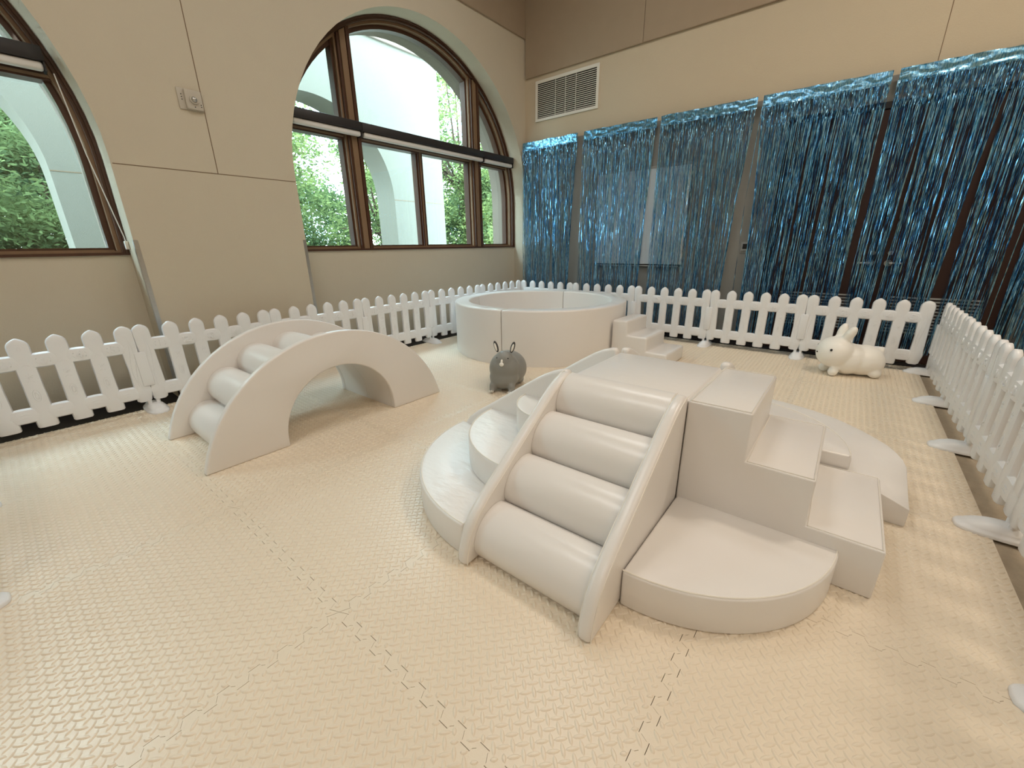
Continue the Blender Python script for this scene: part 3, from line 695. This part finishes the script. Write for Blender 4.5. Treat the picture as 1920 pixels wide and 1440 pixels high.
def picket_mesh(wavy=0):
    bm = bmesh.new(); st = []
    H = [(0.060, 0.90), (0.066, 0.98), (0.11, 1.0), (0.20, 0.94), (0.35, 0.90), (0.48, 0.93), (0.57, 0.98), (0.62, 1.0), (0.638, 0.97), (0.652, 0.88), (0.664, 0.72), (0.674, 0.50), (0.681, 0.28), (0.685, 0.10)]
    if wavy: H = [(0.080, 0.6), (0.09, 0.85), (0.17, 1.10), (0.22, 0.92), (0.35, 0.86), (0.47, 0.90), (0.53, 0.98), (0.60, 1.02), (0.635, 1.0), (0.650, 0.93), (0.663, 0.80), (0.673, 0.60), (0.681, 0.35), (0.685, 0.12)]
    for z, k in H:
        st.append(((0.006 * wavy * math.sin((z - 0.1) * 9), 0, z), 0.0535 * k, 0.023 * (0.55 + 0.45 * k), 'z'))
    loft(bm, st)
    yf = -0.0215
    if not wavy:
        for k in range(6):
            a = k * PI / 3 + 0.3; tube(bm, [(0.004 * math.cos(a), yf, 0.43 + 0.004 * math.sin(a)), (0.018 * math.cos(a), yf + 0.002, 0.43 + 0.018 * math.sin(a))], [0.003, 0.0045], 5)
        ring_oval(bm, 0, 0.29, 0.017, 0.042, yf + 0.001); ring_oval(bm, 0, 0.29, 0.008, 0.024, yf)
        for rr in (0.010, 0.019): ring_oval(bm, 0, 0.615, rr, rr * 1.3, yf + 0.001 + (0.002 if rr > 0.015 else 0))
        for z in (0.375, 0.485): ring_oval(bm, 0, z, 0.020, 0.022, yf + 0.001, a0=0.5, a1=PI - 0.5, n=8)
        ring_oval(bm, 0, 0.09, 0.018, 0.02, yf + 0.002, a0=PI, a1=2 * PI, n=8)
    else:
        for dx in (-0.012, 0.006): tube(bm, [(dx + 0.010 * math.sin(z * 16 + dx * 60), yf + 0.001, z) for z in [0.16 + 0.025 * i for i in range(19)]], 0.0028, 4)
    return finish(bm, 'picket', P_, None, 50)
pk0 = picket_mesh(); pk1 = picket_mesh(1)
mesh_pk, mesh_pkw = pk0.data, pk1.data
bpy.data.objects.remove(pk0); bpy.data.objects.remove(pk1)
XP = [0.050 + 0.176 * i for i in range(6)]
def rail_mesh(zc, hh, amp):
    bm = bmesh.new(); st = []
    for i in range(5):
        for k in range(8):
            t = k / 8; x = XP[i] + 0.176 * t; b = math.sin(PI * t) ** 0.7
            st.append(((x, 0, zc), hh * (0.82 + amp * b), 0.024 * (0.78 + 0.30 * b), 'x'))
    st.append(((XP[5], 0, zc), hh * 0.8, 0.013, 'x')); loft(bm, st, 8)
    for i in range(5):
        x = XP[i] + 0.088
        if zc > 0.4:
            for s_ in (-1, 1): tube(bm, [(x + s_ * 0.028, -0.0235, zc - 0.016), (x + s_ * 0.038, -0.0225, zc), (x + s_ * 0.028, -0.0235, zc + 0.016)], 0.0026, 4)
        else:
            tube(bm, [(x - 0.03, -0.0225, zc + 0.01), (x, -0.0248, zc + 0.016), (x + 0.03, -0.0225, zc + 0.01)], 0.0024, 4); tube(bm, [(x - 0.03, -0.0225, zc - 0.012), (x, -0.0248, zc - 0.006), (x + 0.03, -0.0225, zc - 0.012)], 0.0024, 4)
    o = finish(bm, 'rail', P_, None, 50); me = o.data; bpy.data.objects.remove(o); return me
m_top = rail_mesh(0.526, 0.053, 0.18); m_bot = rail_mesh(0.160, 0.055, 0.18)
def num_mesh(ch):
    c = bpy.data.curves.new('numeral', 'FONT'); c.body = ch; c.size = 0.068; c.extrude = 0.006; c.bevel_depth = 0.0008; c.offset = 0.001; c.align_x = 'CENTER'; c.align_y = 'CENTER'
    o = bpy.data.objects.new('tmp', c); COL.objects.link(o); bpy.context.view_layer.update()
    me = bpy.data.meshes.new_from_object(o.evaluated_get(bpy.context.evaluated_depsgraph_get())); bpy.data.objects.remove(o); me.materials.clear(); me.materials.append(P_); return me
nums = [num_mesh(str(i + 1)) for i in range(5)]
def foot_mesh():
    bm = bmesh.new(); n = 28; prof = [(1.0, 0.001), (1.0, 0.010), (0.95, 0.017), (0.84, 0.021), (0.80, 0.030), (0.68, 0.040), (0.45, 0.054), (0.2, 0.057)]
    rings = []
    for k, z in prof:
        rings.append([bm.verts.new((0.070 * k ** 0.8 * math.copysign(abs(math.cos(2 * PI * i / n)) ** 0.62, math.cos(2 * PI * i / n)), 0.168 * k ** 0.8 * math.copysign(abs(math.sin(2 * PI * i / n)) ** 0.75, math.sin(2 * PI * i / n)), z)) for i in range(n)])
    for A, B in zip(rings, rings[1:]):
        for i in range(n): bm.faces.new((A[i], A[(i + 1) % n], B[(i + 1) % n], B[i]))
    bm.faces.new(rings[0][::-1]); bm.faces.new(rings[-1])
    for dx in (-0.026, 0.026): tube(bm, [(dx, 0, 0.04), (dx, 0, 0.135)], 0.014, 8)
    o = finish(bm, 'foot', P_, None, 50); me = o.data; bpy.data.objects.remove(o); return me
m_foot = foot_mesh()
def hinge_mesh():
    bm = bmesh.new(); add_box(bm, -0.036, 0.034, -0.030, 0.020, 0.205, 0.478); bevel_sharp(bm, 0.006, 2)
    o = finish(bm, 'hinge_plate', P_, None, 40); me = o.data; bpy.data.objects.remove(o); return me
m_hinge = hinge_mesh()
def build_panel():
    t = empty('fence_panel')
    for i, x in enumerate(XP): link_mesh('picket', mesh_pkw if i in (0, 5) else mesh_pk, t, (x, 0, 0))
    link_mesh('top_rail', m_top, t); link_mesh('bottom_rail', m_bot, t)
    for i in range(5):
        o = link_mesh('numeral', nums[i], t, (XP[i] + 0.088, -0.0225, 0.526)); o.rotation_euler = (PI / 2, 0, 0)
    link_mesh('hinge_plate', m_hinge, t, (0, 0, 0)); link_mesh('foot', m_foot, t, (0, 0, 0))
    return t
def place(o, x, y, rz, sx, label, group):
    o.location = (x, y, 0); o.rotation_euler = (0, 0, rz); o.scale = (sx, 1, 1); tag(o, label, 'fence panel', group)
proto = build_panel(); used = False
def fence_run(pts, labels, group):
    global used
    for (a, b_, lb) in zip(pts, pts[1:], labels):
        o = proto if not used else copy_tree(proto); used = True
        dx, dy = b_[0] - a[0], b_[1] - a[1]; L = math.hypot(dx, dy)
        place(o, a[0], a[1], math.atan2(dy, dx), L / 0.98, lb, group)
FL_ = [(-4.235, -0.40), (-4.222, 0.592), (-4.235, 1.59), (-4.235, 2.565), (-4.245, 3.54), (-4.225, 4.51), (-4.215, 5.46)]
fence_run(FL_, ['white picket fence panel cut off by the left frame edge, under the left window', 'white picket fence panel behind the near foot of the arched bridge', 'white picket fence panel half hidden behind the top of the arched bridge',
                'white picket fence panel under the whole window, just right of the arched bridge top', 'white picket fence panel next to the left edge of the ball pit', 'white picket fence panel behind the left rim of the ball pit, ending in the corner'], 'picket fence along the window wall')
FF = [(-4.19, 5.46), (-3.215, 5.455), (-2.245, 5.46), (-1.275, 5.445), (-0.305, 5.44), (0.672, 5.425)]
fence_run(FF, ['white picket fence panel behind the ball pit, next to the room corner', 'white picket fence panel behind the right rim of the ball pit', 'white picket fence panel behind the small pit steps', 'white picket fence panel left of the white rabbit, in front of the foil curtains', 'white picket fence panel right behind the white rabbit'], 'picket fence below the foil curtains')
FR = [(0.74, 5.40), (0.74, 4.41), (0.745, 3.455), (0.745, 2.485), (0.745, 1.51), (0.745, 0.53), (0.745, -0.42)]
fence_run(FR, ['farthest white picket fence panel of the right-hand run, at the corner behind the rabbit', 'second farthest white picket fence panel of the right-hand run', 'third white picket fence panel of the right-hand run, counted from the far corner', 'nearest visible white picket fence panel at the right frame edge', 'white picket fence panel mostly outside the right frame edge', 'white picket fence panel beyond the right frame edge near the camera'], 'picket fence on the right')
FN = [(-2.23, -0.42), (-3.18, -0.42), (-4.16, -0.42)]
fence_run(FN, ['white picket fence panel outside the left frame edge, its lower foot showing', 'white picket fence panel outside the left frame edge, its upper foot showing'], 'picket fence behind the camera')

# ------------------------------------------------------------------ foil fringe curtains
def curtain(x0, x1, seed, label, nstr=230, gaps=(), ztop=2.725, zb=0.10):
    rnd = random.Random(seed); y = WY - 0.095
    t = empty('foil_curtain', ((x0 + x1) / 2, y, ztop), 0, label, 'foil curtain', 'metallic blue foil fringe curtains on the back wall'); cx = (x0 + x1) / 2
    nx, nz_ = 70, 7; vs, fs = [], []
    for j in range(nz_ + 1):
        for i in range(nx + 1):
            x = x0 + (x1 - x0) * i / nx; z = ztop - 0.115 * j / nz_
            dz = 0.010 * noise.noise(Vector((x * 5, seed, j * 0.2))); dy = (0.012 * noise.noise(Vector((x * 9, j * 0.9, seed))) + 0.006 * noise.noise(Vector((x * 40, j * 0.8, seed)))) * (1 if j else 0.3)
            vs.append((x - cx, dy, z + dz - ztop))
    for j in range(nz_):
        for i in range(nx): k = j * (nx + 1) + i; fs.append((k, k + 1, k + nx + 2, k + nx + 1))
    me = bpy.data.meshes.new('header_band'); me.from_pydata(vs, [], fs); me.materials.append(M['foil']); link_mesh('header_band', me, t); me.polygons.foreach_set('use_smooth', [True] * len(me.polygons))
    vs, fs = [], []
    for s in range(nstr):
        xt = x0 + (x1 - x0) * (s + rnd.uniform(-0.4, 0.4)) / nstr
        drift = 0.035 * noise.noise(Vector((xt * 5.5, seed * 3.1, 0))) + 0.012 * noise.noise(Vector((xt * 30, seed, 5))) + rnd.gauss(0, 0.006)
        yo = rnd.uniform(-0.030, 0.018); z = ztop - 0.10; a = rnd.uniform(0, PI); zend = zb + rnd.uniform(-0.03, 0.06); hw = rnd.uniform(0.0024, 0.0042)
        if rnd.random() < 0.05: zend = rnd.uniform(0.5, 1.6)
        tw = rnd.gauss(0, 0.5); prev = None; ph = rnd.uniform(0, 9)
        while z > zend:
            q = (ztop - z) / (ztop - zb); x = xt + drift * q ** 1.3 + 0.004 * noise.noise(Vector((ph, z * 3, 0)))
            for (g0, g1, gw) in gaps:
                gx = g0 + (g1 - g0) * q; sg = 1 if xt >= g0 else -1; d = (x - gx) * sg; ww = gw * min(1, q * 2.5)
                if d < ww: x = gx + sg * (ww + 0.25 * abs(d))
            ca, sa = math.cos(a) * hw, math.sin(a) * hw; k = len(vs)
            vs += [(x - ca - cx, yo - sa, z - ztop), (x + ca - cx, yo + sa, z - ztop)]
            if prev is not None: fs.append((prev, prev + 1, k + 1, k))
            prev = k; z -= rnd.uniform(0.015, 0.03) if q < 0.12 else rnd.uniform(0.03, 0.075); a += tw * 0.25 + rnd.gauss(0, 0.6 if q < 0.12 else 0.34)
    me = bpy.data.meshes.new('strands'); me.from_pydata(vs, [], fs); me.materials.append(M['foil']); o = link_mesh('strands', me, t); o['kind'] = 'stuff'
curtain(-4.40, -3.42, 11, 'leftmost blue foil fringe curtain, next to the room corner', 175, ((-4.13, -4.13, 0.012), (-3.85, -3.80, 0.014), (-3.42, -3.52, 0.03)))
curtain(-3.315, -2.275, 12, 'second blue foil fringe curtain from the corner, over the whiteboard', 165, ((-3.08, -3.08, 0.018), (-2.28, -2.36, 0.02)))
curtain(-2.225, -1.165, 13, 'third blue foil fringe curtain from the corner, left of the thermostat', 175, ((-1.16, -1.25, 0.04), (-1.75, -1.72, 0.012)))
curtain(-1.11, -0.055, 14, 'fourth blue foil fringe curtain, over the left door leaf', 215, ((-1.11, -1.055, 0.045), (-0.03, -0.04, 0.03), (-0.40, -0.42, 0.018), (-0.62, -0.62, 0.014)))
curtain(-0.005, 1.045, 15, 'fifth blue foil fringe curtain, over the right door leaf', 220, ((0.26, 0.22, 0.020), (0.74, 0.66, 0.03), (0.50, 0.50, 0.015)))
curtain(1.10, 2.15, 16, 'blue foil fringe curtain beyond the right frame edge, its bottom showing', 230, ((1.10, 1.12, 0.02),))

# ------------------------------------------------------------------ hopping animals
def blob(name, parts, voxel, material, parent, smooth_it=16):
    """one continuous skin from overlapping ellipsoids"""
    bm = bmesh.new()
    for (c, r, e) in parts: add_ell(bm, c, r, 28, 18, Euler(e))
    me = bpy.data.meshes.new(name); bm.to_mesh(me); bm.free()
    o = bpy.data.objects.new('tmp', me); COL.objects.link(o)
    a = o.modifiers.new('r', 'REMESH'); a.mode = 'VOXEL'; a.voxel_size = voxel
    b = o.modifiers.new('s', 'SMOOTH'); b.factor = 0.5; b.iterations = smooth_it
    bpy.context.view_layer.update()
    m2 = bpy.data.meshes.new_from_object(o.evaluated_get(bpy.context.evaluated_depsgraph_get())); bpy.data.objects.remove(o)
    m2.name = name; m2.materials.clear(); m2.materials.append(material); m2.polygons.foreach_set('use_smooth', [True] * len(m2.polygons))
    return link_mesh(name, m2, parent)
def ell_obj(name, c, r, e, material, parent):
    bm = bmesh.new(); add_ell(bm, c, r, 16, 10, Euler(e)); return finish(bm, name, material, parent, 60)
# local frame: +x is where the animal looks, z up
gr = empty('rabbit_hopper', (-2.268, 2.735, 0), math.radians(-66), 'grey rubber ride-on rabbit with upright ears, in front of the ball pit', 'bouncy toy')
blob('body', [((-0.03, 0, 0.170), (0.185, 0.170, 0.160), (0, 0, 0)), ((0.105, 0.005, 0.215), (0.110, 0.132, 0.125), (0, 0, 0)), ((0.13, 0.01, 0.285), (0.075, 0.085, 0.085), (0, 0, 0)), ((0.11, 0, 0.125), (0.105, 0.13, 0.11), (0, 0, 0)),
              ((0.17, -0.085, 0.05), (0.040, 0.032, 0.05), (0, 0.2, 0)), ((0.17, 0.085, 0.05), (0.040, 0.032, 0.05), (0, 0.2, 0)), ((0.185, -0.085, 0.022), (0.045, 0.030, 0.020), (0, 0, 0)), ((0.185, 0.085, 0.022), (0.045, 0.030, 0.020), (0, 0, 0)),
              ((-0.12, -0.09, 0.04), (0.06, 0.035, 0.038), (0, 0, 0)), ((-0.12, 0.09, 0.04), (0.06, 0.035, 0.038), (0, 0, 0))], 0.0085, M['grey_rub'], gr)
for s in (-1, 1):
    e_ = ell_obj('ear', (0.115, 0.01 + s * 0.074, 0.398), (0.012, 0.019, 0.052), (s * -0.30, -0.05, 0), M['dk_grey'], gr)
    ell_obj('inner_ear', (0.124, 0.01 + s * 0.075, 0.396), (0.008, 0.010, 0.036), (s * -0.30, -0.05, 0), M['pure'], e_)
    ell_obj('eye', (0.178, 0.01 + s * 0.046, 0.315), (0.008, 0.009, 0.007), (0, 0, 0), M['ink'], gr)
    for q in (-1, 0, 1): ell_obj('claw', (0.228, s * 0.085 + q * 0.015, 0.024), (0.008, 0.005, 0.011), (0, 0, 0), M['pure'], gr)
ell_obj('muzzle', (0.212, 0.01, 0.268), (0.014, 0.020, 0.018), (0, 0, 0), M['pure'], gr); ell_obj('nose_blaze', (0.205, 0.01, 0.292), (0.010, 0.009, 0.020), (0, -0.5, 0), M['pure'], gr)
ell_obj('tail', (-0.175, 0, 0.27), (0.022, 0.022, 0.022), (0, 0, 0), M['pure'], gr)

wh = empty('rabbit_hopper', (0.150, 4.955, 0), math.radians(206), 'white rubber ride-on rabbit standing by the fence at the far right', 'bouncy toy')
blob('body', [((-0.09, 0, 0.152), (0.17, 0.145, 0.146), (0, 0.04, 0)), ((0.03, 0, 0.160), (0.15, 0.148, 0.150), (0, 0, 0)), ((0.150, 0, 0.222), (0.148, 0.155, 0.148), (0, 0, 0)), ((-0.16, 0, 0.135), (0.105, 0.135, 0.125), (0, 0, 0)),
              ((0.100, -0.050, 0.400), (0.042, 0.044, 0.095), (0.10, -0.22, 0)), ((0.095, 0.062, 0.395), (0.042, 0.044, 0.100), (-0.42, -0.25, 0)),
              ((0.175, -0.080, 0.048), (0.044, 0.038, 0.046), (0, 0, 0)), ((0.165, 0.080, 0.048), (0.044, 0.038, 0.046), (0, 0, 0)), ((-0.17, -0.095, 0.045), (0.055, 0.038, 0.043), (0, 0, 0)), ((-0.17, 0.095, 0.045), (0.055, 0.038, 0.043), (0, 0, 0)),
              ((-0.225, 0, 0.255), (0.030, 0.030, 0.030), (0, 0, 0))], 0.009, M['white_rub'], wh)
for s in (-1, 1): ell_obj('eye', (0.238, s * 0.118, 0.262), (0.013, 0.010, 0.012), (0, 0, s * 0.9), M['ink'], wh)
ell_obj('nose', (0.297, 0, 0.218), (0.006, 0.012, 0.007), (0, 0, 0), M['ink'], wh)
